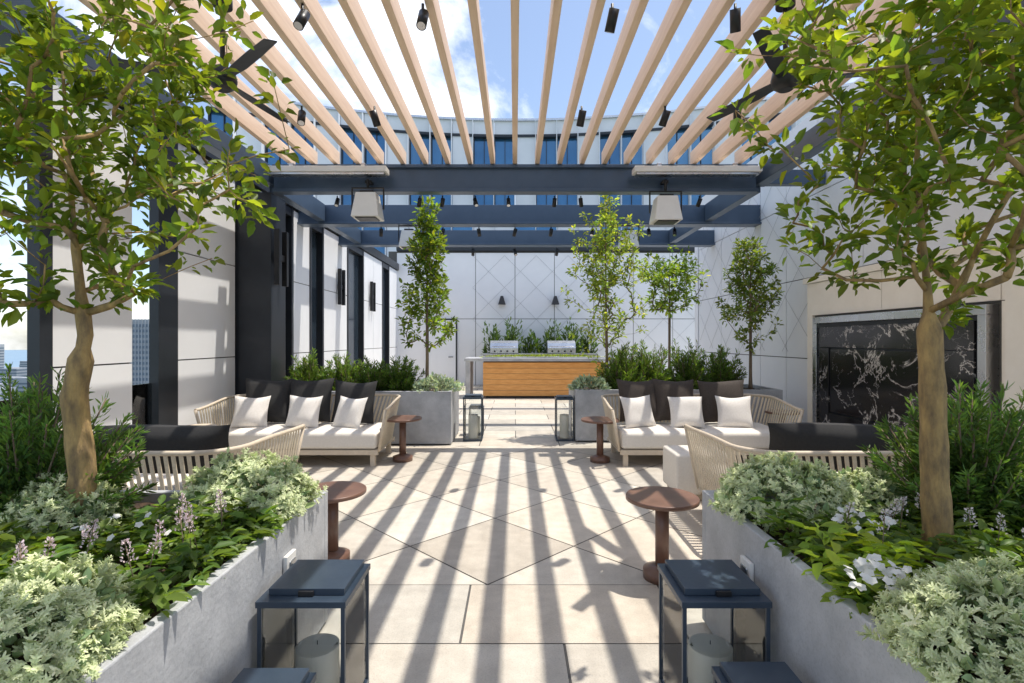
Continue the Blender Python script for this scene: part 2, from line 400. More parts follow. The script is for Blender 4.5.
mb=panelwall_x(-4.2,.3,[(-2,4.55,'open'),(4.55,4.68,'post'),(4.68,5.67,'panel'),(5.67,6.07,'open'),(6.07,6.42,'post'),(6.42,7.75,'panel'),(8.5,9.1,'panel'),(9.1,9.75,'window'),(9.75,10.55,'panel'),(10.55,11.3,'window'),(11.3,12.9,'panel'),(12.9,14.3,'window'),(14.3,16.3,'panel'),(16.3,17.2,'window'),(17.2,18.5,'panel')],1,M_panel,4.05,[0,1.35,2.7,4.05])
mb.box(-4.5,-4.12,-2,18.5,4.07,4.3,M_dark)
mb.box(-4.5,-4.2,7.75,8.5,0,4.05,M_dark)
mb.build('left_panel_wall')
for Y in (7.95,12.3,15.0):
    mb=MB(); X=-4.17 if Y>8 else -3.64; z=2.85
    mb.box(X,X+.03,Y-.06,Y+.06,z-.1,z+.1,M_black)
    for dy in(-.13,.13): mb.box(X+.03,X+.11,Y+dy-.035,Y+dy+.035,z-.42,z+.42,M_black)
    mb.box(X+.03,X+.08,Y-.10,Y+.10,z-.05,z+.05,M_black); mb.build('wall_sconce',.004)
# back wall
mb=MB(); mb.box(-4.5,7.5,18.5,18.9,0,4.75,M_joint)
xs=np.arange(-4.2,7.0,1.4)
for i,x in enumerate(xs):
    for za,zb in((0,2.35),(2.35,4.7)):
        mb.box(x+.01,x+1.39,18.46,18.497,za+.01,zb-.01,M_panel)
mb.box(-4.2,7.2,18.4,18.9,4.76,4.9,M_dark)
mb.build('back_panel_wall')
mb=MB()
def wires(ax,fixed,a0,a1,z0,z1,s,r):
    n=int((a1-a0+z1-z0)/s)+1
    for k in range(n+1):
        for sg in(1,-1):
            pts=[]
            c=k*s
            t0=max(0,c-(a1-a0)); t1=min(z1-z0,c)
            if t1-t0<.05: continue
            q=[(c-t0,z0+t0),(c-t1,z0+t1)]
            for a,z in q:
                A=a0+a if sg>0 else a1-a
                pts.append((A,fixed,z) if ax=='x' else (fixed,A,z))
            mb.tube(pts,r,M_wire,4)
wires('x',18.445,-1.5,6.4,1.2,4.6,1.13,.0035); mb.build('wall_wire_trellis')
mb=MB(); mb.box(-3.05,-2.1,18.40,18.455,0,2.3,M_panelR); mb.box(-3.1,-3.05,18.4,18.45,0,2.35,M_dark); mb.box(-2.1,-2.05,18.4,18.45,0,2.35,M_dark); mb.box(-3.05,-2.1,18.4,18.45,2.305,2.35,M_dark)
mb.tube([(-2.2,18.38,1.0),(-2.2,18.33,1.0),(-2.35,18.33,1.0)],.015,M_black,8); mb.build('service_door',.004)
for X in(-.46,1.42):
    mb=MB(); mb.obox((X,18.3,3.0),(.26,.26,.3),euler(0,0,0),M_black,.35); mb.box(X-.04,X+.04,18.3,18.45,3.05,3.15,M_black); mb.build('wall_lamp',.006)
# right wall
mb=panelwall_x(4.75,.3,[(2.0,3.9,'panel'),(3.9,6.0,'panel'),(6.0,8.1,'panel'),(8.1,10.0,'panel'),(10.0,11.9,'panel'),(11.9,13.35,'panel')],-1,M_panelR,5.2,[0,1.3,2.6,3.9,5.2])
mb.box(4.7,7.6,13.36,13.6,0,4.7,M_panelR)
mb.build('right_panel_wall')
mb=MB(); wires('y',4.70,8.3,13.2,1.4,4.9,.85,.003); mb.build('wall_wire_trellis')
# fireplace wall
mb=MB(); ZT=2.42; YE=7.66
mb.box(4.3,4.7,2.0,YE,0,.05,M_stone)
mb.box(4.34,4.7,2.05,YE-.02,.05,ZT,M_joint)
for a,b_ in((2.05,3.3),(3.3,4.6)):
    for z0,z1 in((.06,.9),(.9,1.95),(1.95,ZT)): mb.box(4.30,4.338,a+.004,b_-.004,z0+.004,z1-.004,M_stone)
for a,b_ in((4.6,6.1),(6.1,7.53)):
    mb.box(4.30,4.338,a+.004,b_-.004,1.954,ZT-.004,M_stone)
    mb.box(4.30,4.338,a+.004,b_-.004,.06,.22,M_stone)
mb.box(4.26,4.715,2.0,YE+.04,ZT+.002,ZT+.08,M_stone)
mb.box(4.305,4.7,7.53,YE,.055,ZT,M_stone)
mb.box(4.05,4.298,3.7,4.3,0,2.1,M_stone)
mb.build('stone_fireplace_wall',.004)
mb=MB()
y0,y1,z0,z1=4.66,7.38,.22,1.92
mb.box(4.22,4.34,y0,y1,z1-.09,z1,M_ss);mb.box(4.22,4.34,y0,y1,z0,z0+.09,M_ss)
mb.box(4.22,4.34,y0,y0+.09,z0+.09,z1-.09,M_ss);mb.box(4.22,4.34,y1-.09,y1,z0+.09,z1-.09,M_ss)
mb.box(4.26,4.335,y0+.09,y1-.09,z0+.09,z1-.09,M_dark)
mb.box(4.235,4.258,y0+.14,y1-.14,z1-.42,z1-.14,M_marble)
mb.box(4.235,4.258,y0+.14,y0+.55,z0+.14,z1-.425,M_marble)
mb.box(4.235,4.258,y1-.35,y1-.14,z0+.14,z1-.425,M_marble)
mb.box(4.235,4.258,y0+.555,y1-.355,z0+.14,z0+.4,M_marble)
mb.box(4.248,4.259,y0+.57,y1-.37,z0+.41,z1-.44,M_marble)
mb.build('outdoor_fireplace',.005)

# ------------------------------------------------------------------ upper tower facade (concave arc)
mb=MB()
def arcY(x): return 25-2.6*(x/12)**2
xs=np.linspace(-13,16,30)
for i in range(len(xs)-1):
    xa,xb=xs[i],xs[i+1]; ya,yb=arcY(xa),arcY(xb)
    def seg(z0,z1,off,m,ta=0,tb=1):
        x0=xa+(xb-xa)*ta;x1=xa+(xb-xa)*tb;y0=ya+(yb-ya)*ta;y1=ya+(yb-ya)*tb
        vs=[(x0,y0+off,z0),(x1,y1+off,z0),(x1,y1+off+.3,z0),(x0,y0+off+.3,z0),(x0,y0+off,z1),(x1,y1+off,z1),(x1,y1+off+.3,z1),(x0,y0+off+.3,z1)]
        mb.add(vs,[(0,3,2,1),(4,5,6,7),(0,1,5,4),(1,2,6,5),(2,3,7,6),(3,0,4,7)],m)
    seg(-3,7.2,.01,M_white,.0,1); seg(11.45,12.1,0,M_white,.015,.985); seg(12.1,12.2,-.12,M_ss)
    seg(11.33,11.45,-.08,M_dark)
    if i%3!=1:
        seg(7.2,11.33,.22,M_bluewin); seg(7.2,11.33,.05,M_dark,0,.05); seg(9.2,9.28,.1,M_dark,.05,1); seg(7.2,11.33,.12,M_dark,.5,.53)
    else: seg(7.2,11.33,-.02,M_white,.02,.98)
    seg(4.6,7.0,-.1,M_bluewin if i%4 in(1,2) else M_white,.03,.97)
    seg(5.0,12.05,-.25,M_white,.97,1.0)
mb.build('curved_apartment_tower')

# ------------------------------------------------------------------ pergola
perg=empty('pergola')
mb=MB()
n=22; sp=.335
for i in range(n):
    x=(i-(n-1)/2)*sp+.167*1
    if x>3.6: continue
    mb.box(x-.034,x+.034,-2,7.86,4.23,4.43,M_wood)
mb.build('slats',.004,perg)
mb=MB()
mb.box(-3.62,3.62,7.8,8.0,3.83,4.2,M_steel); mb.box(-3.62,3.62,7.74,7.8,4.17,4.22,M_steel)
mb.box(-3.62,3.62,7.74,7.8,3.81,3.86,M_steel)
mb.box(-4.2,4.75,10.0,10.2,3.86,4.2,M_steel); mb.box(-4.2,4.75,12.3,12.5,3.88,4.2,M_steel); mb.box(-4.2,4.75,9.95,10.25,3.82,3.858,M_steel); mb.box(-4.2,4.75,12.25,12.55,3.84,3.878,M_steel)
for sx in(-1,1):
    a,b_=sorted((sx*3.66,sx*3.83)); mb.box(a,b_,-2,7.99,3.95,4.22,M_steel); 
    a,b_=sorted((sx*3.63,sx*3.78)); mb.box(a,b_,8.0,9.94,3.87,4.19,M_steel); mb.box(a,b_,10.26,12.24,3.87,4.19,M_steel)
mb.box(-3.5,3.5,1.5,1.6,4.45,4.6,M_steel)
mb.build('steel_beams',.006,perg)
mb=MB()
mb.box(-4.25,-3.66,7.8,8.3,0,3.82,M_dark); mb.box(-4.28,-3.63,7.77,8.33,0,.12,M_dark)
mb.box(-4.1,-3.7,-1.9,-1.5,0,3.94,M_dark); mb.box(3.7,4.1,-1.9,-1.5,0,3.94,M_dark)
mb.box(3.84,4.7,7.86,8.0,3.96,4.18,M_steel)
mb.build('posts',.008,perg)
for xa,xb in((-3.58,-1.85),(1.72,3.55)):
    mb=MB(); mb.box(xa,xb,7.45,7.66,4.02,4.10,M_whitep); mb.box(xa+.03,xb-.03,7.48,7.63,3.985,4.018,M_ss)
    for t in(.2,.8): mb.box(xa+(xb-xa)*t-.03,xa+(xb-xa)*t+.03,7.5,7.74,4.10,4.16,M_ss)
    mb.build('infrared_heater',.006)
for X,Y,Z,s in((-2.15,7.6,3.55,1),(2.2,7.6,3.5,1),(-2.05,10.1,3.55,.9),(2.2,10.1,3.55,.9)):
    mb=MB(); mb.obox((X,Y,Z),(.40*s,.36*s,.36*s),euler(0,0,0),M_whitep,.72); mb.box(X-.1*s,X+.1*s,Y-.08,Y+.08,Z+.18*s,Z+.22*s,M_black)
    mb.box(X-.24*s,X-.22*s,Y-.02,Y+.02,Z-.05,Z+.26,M_black);mb.box(X+.22*s,X+.24*s,Y-.02,Y+.02,Z-.05,Z+.26,M_black);mb.box(X-.24*s,X+.24*s,Y-.02,Y+.02,Z+.26,Z+.28,M_black)
    mb.cyl((X,Y,Z+.28),(X,Y,3.95),.02,M_black); 
    if Y<9: mb.box(X-.05,X+.05,Y,7.735,3.9,3.94,M_black)
    mb.obox((X,Y-.02,Z-.185*s),(.3*s,.26*s,.02),euler(0,0,0),M_black)
    mb.build('pendant_speaker',.012)
def spot(X,Y,Z,s=1):
    mb=MB(); mb.cyl((X,Y,Z),(X,Y,Z+.12*s),.012*s,M_black,n=8); d=Vector((random.uniform(-.25,.25),random.choice((-1,1))*.45,-.85)).normalized(); c=Vector((X,Y,Z))
    mb.cyl(c-d*.07*s,c+d*.10*s,.042*s,M_black,n=16); mb.cyl(c+d*.095*s,c+d*.102*s,.034*s,M_ss,n=16); mb.build('spotlight')
for X in(-1.66,-.72,.76,1.72): spot(X,4.06,4.11,.95)
for X in(-2.4,-1.58,.75,1.69,2.5): spot(X,5.85,4.11,1.)
for X in(-2.7,-1.45,-1.1,-.6,-.1,.6,1.0,2.8): spot(X,7.9,3.70,.75)
for X in(-2.6,-1.4,-.7,0,.7,1.5,2.6,3.1): spot(X,10.1,3.70,.85)
for X in(-2,-1,0,1,2): spot(X,12.4,3.70,.9)
def fan(X,Y,Z,a0):
    mb=MB(); mb.cyl((X,Y,Z+.1),(X,Y,4.24),.018,M_black,n=10); mb.cyl((X,Y,4.16),(X,Y,4.225),.07,M_black)
    mb.tube([(X,Y,Z-.08),(X,Y,Z-.05),(X,Y,Z),(X,Y,Z+.07),(X,Y,Z+.11)],[.05,.09,.105,.09,.03],M_black,20)
    for k in range(3):
        a=math.radians(a0+120*k); ca,sa=math.cos(a),math.sin(a); vs=[]
        for r,w,h in((.08,.035,0),(.3,.055,.0),(.55,.055,.005),(.8,.045,.01)):
            for sd in(-1,1):
                for th in(-.005,.005):
                    vs.append((X+ca*r-sa*w*sd,Y+sa*r+ca*w*sd,Z+h+th+sd*.01))
        fs=[]
        for i in range(3):
            o=i*4; fs+=[(o,o+4,o+6,o+2),(o+1,o+3,o+7,o+5),(o,o+1,o+5,o+4),(o+2,o+6,o+7,o+3)]
        fs+=[(0,2,3,1),(12,13,15,14)]
        mb.add(vs,fs,M_dark)
    mb.build('ceiling_fan',.003)
fan(2.08,4.0,3.6,112); fan(-2.25,4.0,3.6,80)

# ------------------------------------------------------------------ planters
def planter(x0,x1,y0,y1,h,soil=.06):
    mb=MB(); t=.05
    mb.box(x0,x1,y0,y0+t,.02,h,M_conc); mb.box(x0,x1,y1-t,y1,.02,h,M_conc)
    mb.box(x0,x0+t,y0+t,y1-t,.02,h,M_conc); mb.box(x1-t,x1,y0+t,y1-t,.02,h,M_conc)
    mb.box(x0+.04,x1-.04,y0+.04,y1-.04,0,.02,M_black)
    nx,ny=24,24; vs=[];fs=[]
    for i in range(nx+1):
        for j in range(ny+1):
            vs.append((x0+t+(x1-x0-2*t)*i/nx,y0+t+(y1-y0-2*t)*j/ny,h-soil+random.uniform(-.012,.012)))
    for i in range(nx):
        for j in range(ny): fs.append((i*(ny+1)+j,(i+1)*(ny+1)+j,(i+1)*(ny+1)+j+1,i*(ny+1)+j+1))
    mb.add(vs,fs,M_soil,True); return mb.build('concrete_planter',.006)
planter(-3.4,-1.06,-.6,2.95,.75); planter(1.06,3.4,-.6,2.95,.75)
planter(-3.55,-.97,7.9,9.0,.82); planter(.95,4.2,8.15,9.2,.82)
for sx,Y in((-1,2.42),(1,2.35)):
    mb=MB(); X=sx*1.06
    a,b_=sorted((X-sx*.002,X-sx*.022)); mb.box(a,b_,Y-.05,Y+.05,.47,.61,M_whitep); a,b_=sorted((X-sx*.022,X-sx*.03))
    mb.box(a,b_,Y-.03,Y+.03,.50,.58,M_ss); mb.build('outlet_box',.004)

# ------------------------------------------------------------------ lanterns
def lantern(X,Y,w,h,cand=.22):
    mb=MB(); t=.016; hw=w/2
    for sx in(-1,1):
        for sy in(-1,1):
            cx=X+sx*(hw-t/2);cy=Y+sy*(hw-t/2); mb.box(cx-t/2,cx+t/2,cy-t/2,cy+t/2,.03,h-.05,M_slate)
    mb.box(X-hw,X+hw,Y-hw,Y+hw,.0,.029,M_slate)
    mb.box(X-hw-.005,X+hw+.005,Y-hw-.005,Y+hw+.005,h-.049,h-.024,M_slate)
    mb.box(X-hw*.86,X+hw*.9,Y-hw*.72,Y+hw*.9,h-.0225,h+.004,M_slate)
    mb.box(X-hw*.15,X+hw*.2,Y-hw*.8,Y-hw*.725,h-.0225,h-.002,M_black)
    g=.003
    for s in(-1,1):
        a=X+s*(hw-.010); mb.box(a-g/2,a+g/2,Y-hw+t+.001,Y+hw-t-.001,.031,h-.051,M_glass)
        a=Y+s*(hw-.010); mb.box(X-hw+t+.001,X+hw-t-.001,a-g/2,a+g/2,.031,h-.051,M_glass)
    r=w*.26
    mb.tube([(X,Y,.03),(X,Y,cand),(X,Y,cand+.006),(X,Y,cand-.004)],[r,r,r*.9,r*.5],M_candle,28)
    mb.cyl((X,Y,cand-.004),(X,Y,cand+.02),.002,M_black,n=6)
    mb.build('lantern',.002)
lantern(-.855,2.25,.35,.58,.28); lantern(.845,2.25,.35,.58,.28)
lantern(-.865,1.76,.27,.41,.2); lantern(.865,1.78,.27,.42,.2)
lantern(-.67,8.35,.3,.72,.4); lantern(.79,8.35,.28,.70,.4); lantern(-.65,8.8,.24,.5,.3)

def table(X,Y,z,r,m=M_table):
    mb=MB(); mb.tube([(X,Y,z-.03),(X,Y,z-.026),(X,Y,z-.004),(X,Y,z)],[r*.96,r,r,r*.985],m,40)
    mb.cyl((X,Y,.05),(X,Y,z-.03),.045 if m is M_table else .015,m); mb.tube([(X,Y,0),(X,Y,.06),(X,Y,.09)],[r*.52,r*.52,.05],m,28); mb.build('side_table')
table(-1.49,6.9,.57,.25); table(1.12,6.85,.56,.25); table(.99,3.5,.55,.24); table(-1.32,3.75,.52,.24)
table(-3.75,6.15,.58,.2,M_frame)
table(3.75,7.3,.6,.22)
# ------------------------------------------------------------------ sofas
def sofa(x0,y0,w,d,flip,name='rope_sofa',pil=None,seats=2,seed=1,hb=.80,ha=.66):
    mb=MB(); mb.M=Matrix.Translation((x0,y0,0)) if not flip else Matrix.Translation((x0+w,y0+d,0))@Matrix.Rotation(math.pi,4,'Z')
    r=.28; path=[]
    for i in range(12): path.append((0,(d-r)*i/12))
    for i in range(9): a=math.pi-math.pi/2*i/8; path.append((r+r*math.cos(a),d-r+r*math.sin(a)))
    for i in range(1,24): path.append((r+(w-2*r)*i/24,d))
    for i in range(9): a=math.pi/2-math.pi/2*i/8; path.append((w-r+r*math.cos(a),d-r+r*math.sin(a)))
    for i in range(1,13): path.append((w,(d-r)*(1-i/12)))
    P=[Vector((a,b,0)) for a,b in path]; cum=[0]
    for i in range(1,len(P)): cum.append(cum[-1]+(P[i]-P[i-1]).length)
    T=cum[-1]
    def at(t):
        t=max(0,min(T,t))
        for i in range(1,len(P)):
            if cum[i]>=t: 
                f=(t-cum[i-1])/(cum[i]-cum[i-1]); return P[i-1].lerp(P[i],f)
        return P[-1]
    cen=Vector((w/2,d*.45,0))
    def top(t):
        p=at(t); s=min(t,T-t); k=min(1,s/.75); z=ha+(hb-ha)*(k*k*(3-2*k)); q=Vector((cen.x+(p.x-cen.x)*(1+.10/w),cen.y+(p.y-cen.y)*(1+.10/d),z)); return q
    def bot(t): p=at(t); q=Vector((cen.x+(p.x-cen.x)*(1-.10/w),cen.y+(p.y-cen.y)*(1-.06/d),.20)); return q
    mb.tube([top(T*i/70) for i in range(71)],.019,M_frame,8); mb.tube([bot(T*i/70) for i in range(71)],.016,M_frame,8)
    for t in(0,T): mb.tube([bot(t),top(t)],.019,M_frame,8)
    n=int(T/.052)
    for i in range(n+1):
        t=T*i/n
        a=bot(t);b=top(t+.09) if t+.09<T else top(T)
        tang=(at(t+.02)-at(t-.02)).normalized(); wv=tang*.0135; nn=Vector((-tang.y,tang.x,0))*.004
        mb.add([a-wv+nn,a+wv+nn,b+wv+nn,b-wv+nn,a-wv-nn,a+wv-nn,b+wv-nn,b-wv-nn],[(0,1,2,3),(7,6,5,4),(0,3,7,4),(1,5,6,2)],M_rope)
    mb.box(.06,w-.06,.0,.05,.15,.21,M_frame);mb.box(.06,w-.06,d-.1,d-.05,.15,.21,M_frame)
    mb.box(.05,w-.05,.05,d-.1,.185,.215,M_frame)
    for a in(.1,w-.16):
        for b in(.02,d-.16): mb.obox((a+.03,b+.03,.09),(.06,.06,.18),euler(0,0,0),M_frame)
    sw=(w-.14)/seats
    for i in range(seats): mb.rbox(.07+i*sw+.004,.07+(i+1)*sw-.004,.0,d-.12,.22,.43,.045,M_cream,.02)
    for k,(px,py,pz,ww,hh,tt,rx,rz,m_) in enumerate(pil): mb.pillow((px,py,pz),ww,hh,tt,euler(rx,0,rz),m_,seed*10+k)
    return mb.build(name)
sofa(-3.95,6.55,2.28,.98,False,pil=[(.52,.66,.76,.64,.62,.22,-14,6,M_pild),(1.10,.68,.76,.64,.62,.22,-14,-3,M_pild),(1.72,.66,.74,.62,.60,.2,-14,-6,M_pild),
   (.42,.40,.64,.46,.44,.16,-24,10,M_pilw),(1.12,.42,.64,.46,.44,.16,-22,-2,M_pilw),(1.74,.40,.63,.46,.44,.16,-24,-22,M_pilw)],seed=1,ha=.72)
sofa(1.27,6.55,2.28,.98,False,pil=[(.45,.68,.76,.60,.60,.2,-14,8,M_pilb),(.95,.68,.76,.60,.60,.2,-14,3,M_pilb),(1.60,.66,.75,.64,.60,.2,-14,-5,M_pilb),
   (.38,.42,.64,.46,.44,.16,-24,16,M_pilw),(1.02,.40,.64,.46,.44,.16,-24,-4,M_pilw),(1.66,.40,.64,.46,.44,.16,-24,-10,M_pilw)],seed=2,ha=.72)
sofa(-4.0,3.72,1.93,1.2,True,pil=[(.60,.92,.76,.98,.44,.26,-24,7,M_pild),(1.40,.90,.72,.85,.40,.24,-26,-6,M_pild)],seed=3,hb=.80,ha=.78)
sofa(1.68,3.72,2.1,1.2,True,pil=[(.55,.92,.74,.9,.42,.26,-26,5,M_pilb),(1.35,.92,.77,1.0,.44,.26,-24,-6,M_pild)],seed=4,hb=.80,ha=.78)
mb=MB(); mb.rbox(1.60,2.15,5.15,5.65,.06,.46,.03,M_cream,.01); mb.box(1.64,2.11,5.2,5.6,0,.06,M_frame); mb.build('sofa_seat_end')  # separate block standing in for the near-right sofa's seat end

# ------------------------------------------------------------------ bar island
mb=MB()
mb.box(-.88,2.47,14.3,15.1,.06,.98,M_bar) 
for k in range(1,6): mb.box(-.885,2.475,14.294,14.298,.06+k*.153-.003,.06+k*.153+.003,M_table)
mb.box(-.8,2.4,14.35,15.05,0,.06,M_black)
mb.box(-1.35,-1.22,14.15,15.25,0,1.02,M_conc); mb.box(2.8,2.93,14.15,15.25,0,1.02,M_conc)
mb.box(-1.38,2.96,14.12,15.28,1.022,1.10,M_conc); mb.box(-.9,2.5,14.35,14.8,1.10,1.13,M_conc)
mb.build('bar_island',.006)
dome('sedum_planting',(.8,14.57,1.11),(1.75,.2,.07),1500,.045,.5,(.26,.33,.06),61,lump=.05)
mb=MB(); mb.box(-1.0,2.6,16.6,17.4,0,1.1,M_dark); mb.box(-1.05,2.65,16.55,17.45,1.1,1.16,M_ss)
for k in range(6): mb.box(-.95+k*.6,-.4+k*.6,16.58,16.6,.1,.95,M_ss)
mb.build('kitchen_counter',.006)
for X in(-.35,1.5):
    mb=MB(); w=.45; dz=.12
    pr=[(16.7,1.06),(16.7,1.22),(16.78,1.38),(16.95,1.46),(17.2,1.46),(17.3,1.36),(17.3,1.06)]
    pr=[(a,b+dz) for a,b in pr]
    vs=[(X-w,a,b) for a,b in pr]+[(X+w,a,b) for a,b in pr]; k=len(pr)
    mb.add(vs,[tuple(range(k)),tuple(range(2*k-1,k-1,-1))]+[(i,i+k,(i+1)%k+k,(i+1)%k) for i in range(k)],M_ss)
    mb.tube([(X-.38,16.66,1.27+dz),(X-.38,16.62,1.27+dz),(X+.38,16.62,1.27+dz),(X+.38,16.66,1.27+dz)],.014,M_ss,8)
    for q in range(4): mb.cyl((X-.3+q*.2,16.66,1.12+dz),(X-.3+q*.2,16.70,1.12+dz),.03,M_black,n=12)
    mb.build('gas_grill',.006)
planter(-1.0,2.7,17.6,18.2,1.0)
for k,X in enumerate((-.75,-.1,.6,1.3,1.9,2.4)):
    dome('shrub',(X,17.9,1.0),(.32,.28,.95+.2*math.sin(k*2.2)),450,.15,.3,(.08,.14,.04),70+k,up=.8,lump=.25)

# ------------------------------------------------------------------ trees
TC=(.155,.225,.03)
make_tree('shade_tree',[(-1.96,2.3,.68),(-1.92,2.31,1.0),(-1.95,2.3,1.35),(-1.90,2.3,1.62),(-1.97,2.32,2.1),(-2.05,2.35,2.9)],(-2.05,2.3,2.66),(1.0,.80,.98),280,18,.066,.058,TC,11,k0=.50,pwk=.50,low=.8,sag=.04,spread=.5)
make_tree('shade_tree',[(1.78,2.18,.68),(1.76,2.18,1.0),(1.75,2.18,1.4),(1.73,2.18,1.8),(1.70,2.2,2.3),(1.72,2.2,3.0)],(1.83,2.2,2.64),(.90,.80,.84),280,18,.066,.055,TC,12,k0=.52,pwk=.50,low=.8,sag=.04,spread=.5)
make_tree('columnar_tree',[(-1.42,8.4,.75),(-1.42,8.4,1.3),(-1.42,8.4,2.4),(-1.42,8.4,3.7)],(-1.42,8.4,2.65),(.62,.55,1.28),230,14,.08,.03,(.16,.24,.036),21,bark=M_bark2,k0=.33,taper_top=.8)
make_tree('columnar_tree',[(1.52,8.6,.75),(1.52,8.6,1.3),(1.5,8.6,2.4),(1.5,8.6,3.9)],(1.52,8.6,2.85),(.88,.6,1.6),270,12,.072,.03,(.25,.33,.07),22,bark=M_bark2,k0=.33,taper_top=.65)
make_tree('ornamental_tree',[(3.0,10.1,0.),(3.0,10.1,1.6),(3.0,10.1,2.6),(3.0,10.1,3.2)],(3.0,10.1,2.75),(.62,.5,.65),150,14,.08,.03,(.22,.32,.06),23,bark=M_bark2,k0=.45)
make_tree('ornamental_tree',[(3.85,8.5,.75),(3.85,8.5,1.4),(3.85,8.5,2.2),(3.85,8.5,3.0)],(3.85,8.5,2.4),(.6,.5,.95),200,13,.072,.028,(.14,.20,.045),24,bark=M_bark2,k0=.35,taper_top=.5)
planter(2.6,3.4,9.7,10.5,.7)
for k,X in enumerate((-3.25,-2.75,-2.25,-1.85)):
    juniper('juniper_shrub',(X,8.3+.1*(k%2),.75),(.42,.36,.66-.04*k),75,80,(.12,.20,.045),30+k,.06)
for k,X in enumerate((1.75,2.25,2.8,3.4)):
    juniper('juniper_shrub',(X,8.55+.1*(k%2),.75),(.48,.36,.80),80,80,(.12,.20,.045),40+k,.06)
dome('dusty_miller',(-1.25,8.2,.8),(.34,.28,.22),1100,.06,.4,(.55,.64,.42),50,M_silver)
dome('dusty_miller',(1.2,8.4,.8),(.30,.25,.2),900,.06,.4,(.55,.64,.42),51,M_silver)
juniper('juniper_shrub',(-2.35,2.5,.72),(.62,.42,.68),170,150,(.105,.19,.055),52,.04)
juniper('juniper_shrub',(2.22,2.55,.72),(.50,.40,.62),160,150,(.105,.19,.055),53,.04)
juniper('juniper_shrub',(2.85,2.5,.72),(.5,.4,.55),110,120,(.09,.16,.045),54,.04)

def dusty(c,r,n,seed):
    rg=np.random.default_rng(seed); d=rvec(rg,n); d[:,2]=np.abs(d[:,2]); az=np.arctan2(d[:,1],d[:,0]); ph=rg.uniform(0,6,3)
    lu=1+.08*np.sin(3*az+ph[0])+.07*np.sin(6*az+5*d[:,2]+ph[1])+.06*rg.normal(size=n)
    C0=np.array(c)+d*np.array(r)*lu[:,None]; P=[];D=[];NN=[];Ln=[];C=[]
    for i in range(n):
        ax=nrm((d[i]+np.array([0,0,.5])+rg.normal(size=3)*.25)[None])[0]; b=rg.uniform(.75,1.15)
        for lf in range(6):
            ld=nrm((ax*rg.uniform(.35,1.1)+rvec(rg,1)[0]*.9)[None])[0]; L=.034*rg.uniform(.7,1.25)
            sd=np.cross(ld,ax); sd/=np.linalg.norm(sd)+1e-6; base=C0[i]-ax*.012
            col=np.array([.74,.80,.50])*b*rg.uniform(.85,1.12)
            P.append(base);D.append(ld);NN.append(ax);Ln.append(L);C.append(col)
            for tt in(.4,.7):
                for s_ in(-1,1):
                    P.append(base+ld*L*tt);D.append(ld*.7+sd*s_*.8);NN.append(ax);Ln.append(L*.42);C.append(col)
    P=np.array(P);D=np.array(D);NN=np.array(NN);Ln=np.array(Ln);C=np.clip(np.array(C),0,.88)
    o=leafobj('dusty_miller',P,D,NN,Ln,Ln*.34,C,M_silver,.12,.15)
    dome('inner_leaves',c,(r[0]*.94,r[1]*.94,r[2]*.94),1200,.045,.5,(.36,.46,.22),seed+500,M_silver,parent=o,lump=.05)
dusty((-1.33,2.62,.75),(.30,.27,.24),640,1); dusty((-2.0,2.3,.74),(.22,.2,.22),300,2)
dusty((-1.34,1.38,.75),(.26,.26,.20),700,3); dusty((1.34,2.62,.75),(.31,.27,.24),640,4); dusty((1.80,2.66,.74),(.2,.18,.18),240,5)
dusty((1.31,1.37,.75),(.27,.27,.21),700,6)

def bed(name,x0,x1,y0,y1,n,seed,avoid,hmax=.2,ll=.085,col=(.125,.21,.045)):
    rg=np.random.default_rng(seed); P=[];D=[];C=[];L=[]
    k=0
    while k<n:
        x=rg.uniform(x0,x1);y=rg.uniform(y0,y1)
        if any((x-a)**2+(y-b)**2<r*r for a,b,r in avoid): continue
        k+=1; hh=.05+hmax*rg.uniform(.3,1)*(.6+.4*math.sin(x*7+seed)*math.sin(y*6))
        dens=9; br=rg.uniform(.5,1.4); pc=rg.uniform(-.2,.3)
        for q in range(dens):
            an=rg.uniform(0,6.28); t=rg.uniform(.3,1)
            P.append((x+.04*math.cos(an)*t,y+.04*math.sin(an)*t,.70+hh*t)); D.append((math.cos(an),math.sin(an),rg.uniform(-.3,.8)))
            C.append(np.array(col)*br*np.array([1+pc,1+pc*.3,1])); L.append(ll*rg.uniform(.4,1.2))
    P=np.array(P);D=np.array(D,float);C=np.array(C);L=np.array(L); m=len(P)
    return leafobj(name,P,D,nrm(np.array([[0,0,1.]])+rvec(rg,m)*.5),L,L*.42,C,M_leaf,.2,.25)
avL=[(-1.33,2.62,.26),(-2.0,2.3,.2),(-1.34,1.38,.22)]
avR=[(1.34,2.62,.28),(1.80,2.66,.16),(1.31,1.37,.23),(1.78,2.18,.08)]
bed('leafy_perennials',-2.4,-1.10,1.6,2.5,320,5,avL,.18,.07); bed('leafy_perennials',1.10,2.5,1.6,2.5,350,6,avR,.18,.07)
bed('leafy_perennials',-3.2,-2.2,1.2,2.6,160,7,avL); bed('leafy_perennials',2.2,3.2,1.2,2.6,160,8,avR)
bed('groundcover',-2.0,-1.5,.9,1.6,90,9,avL,.12,.06,(.18,.32,.055)); bed('groundcover',1.5,2.0,.9,1.6,100,10,avR,.12,.06,(.18,.32,.055))
bed('lime_foliage',-2.1,-1.6,1.55,2.0,45,19,avL,.2,.08,(.36,.50,.07)); bed('lime_foliage',1.12,1.4,1.7,2.1,30,20,avR,.2,.08,(.36,.50,.07))
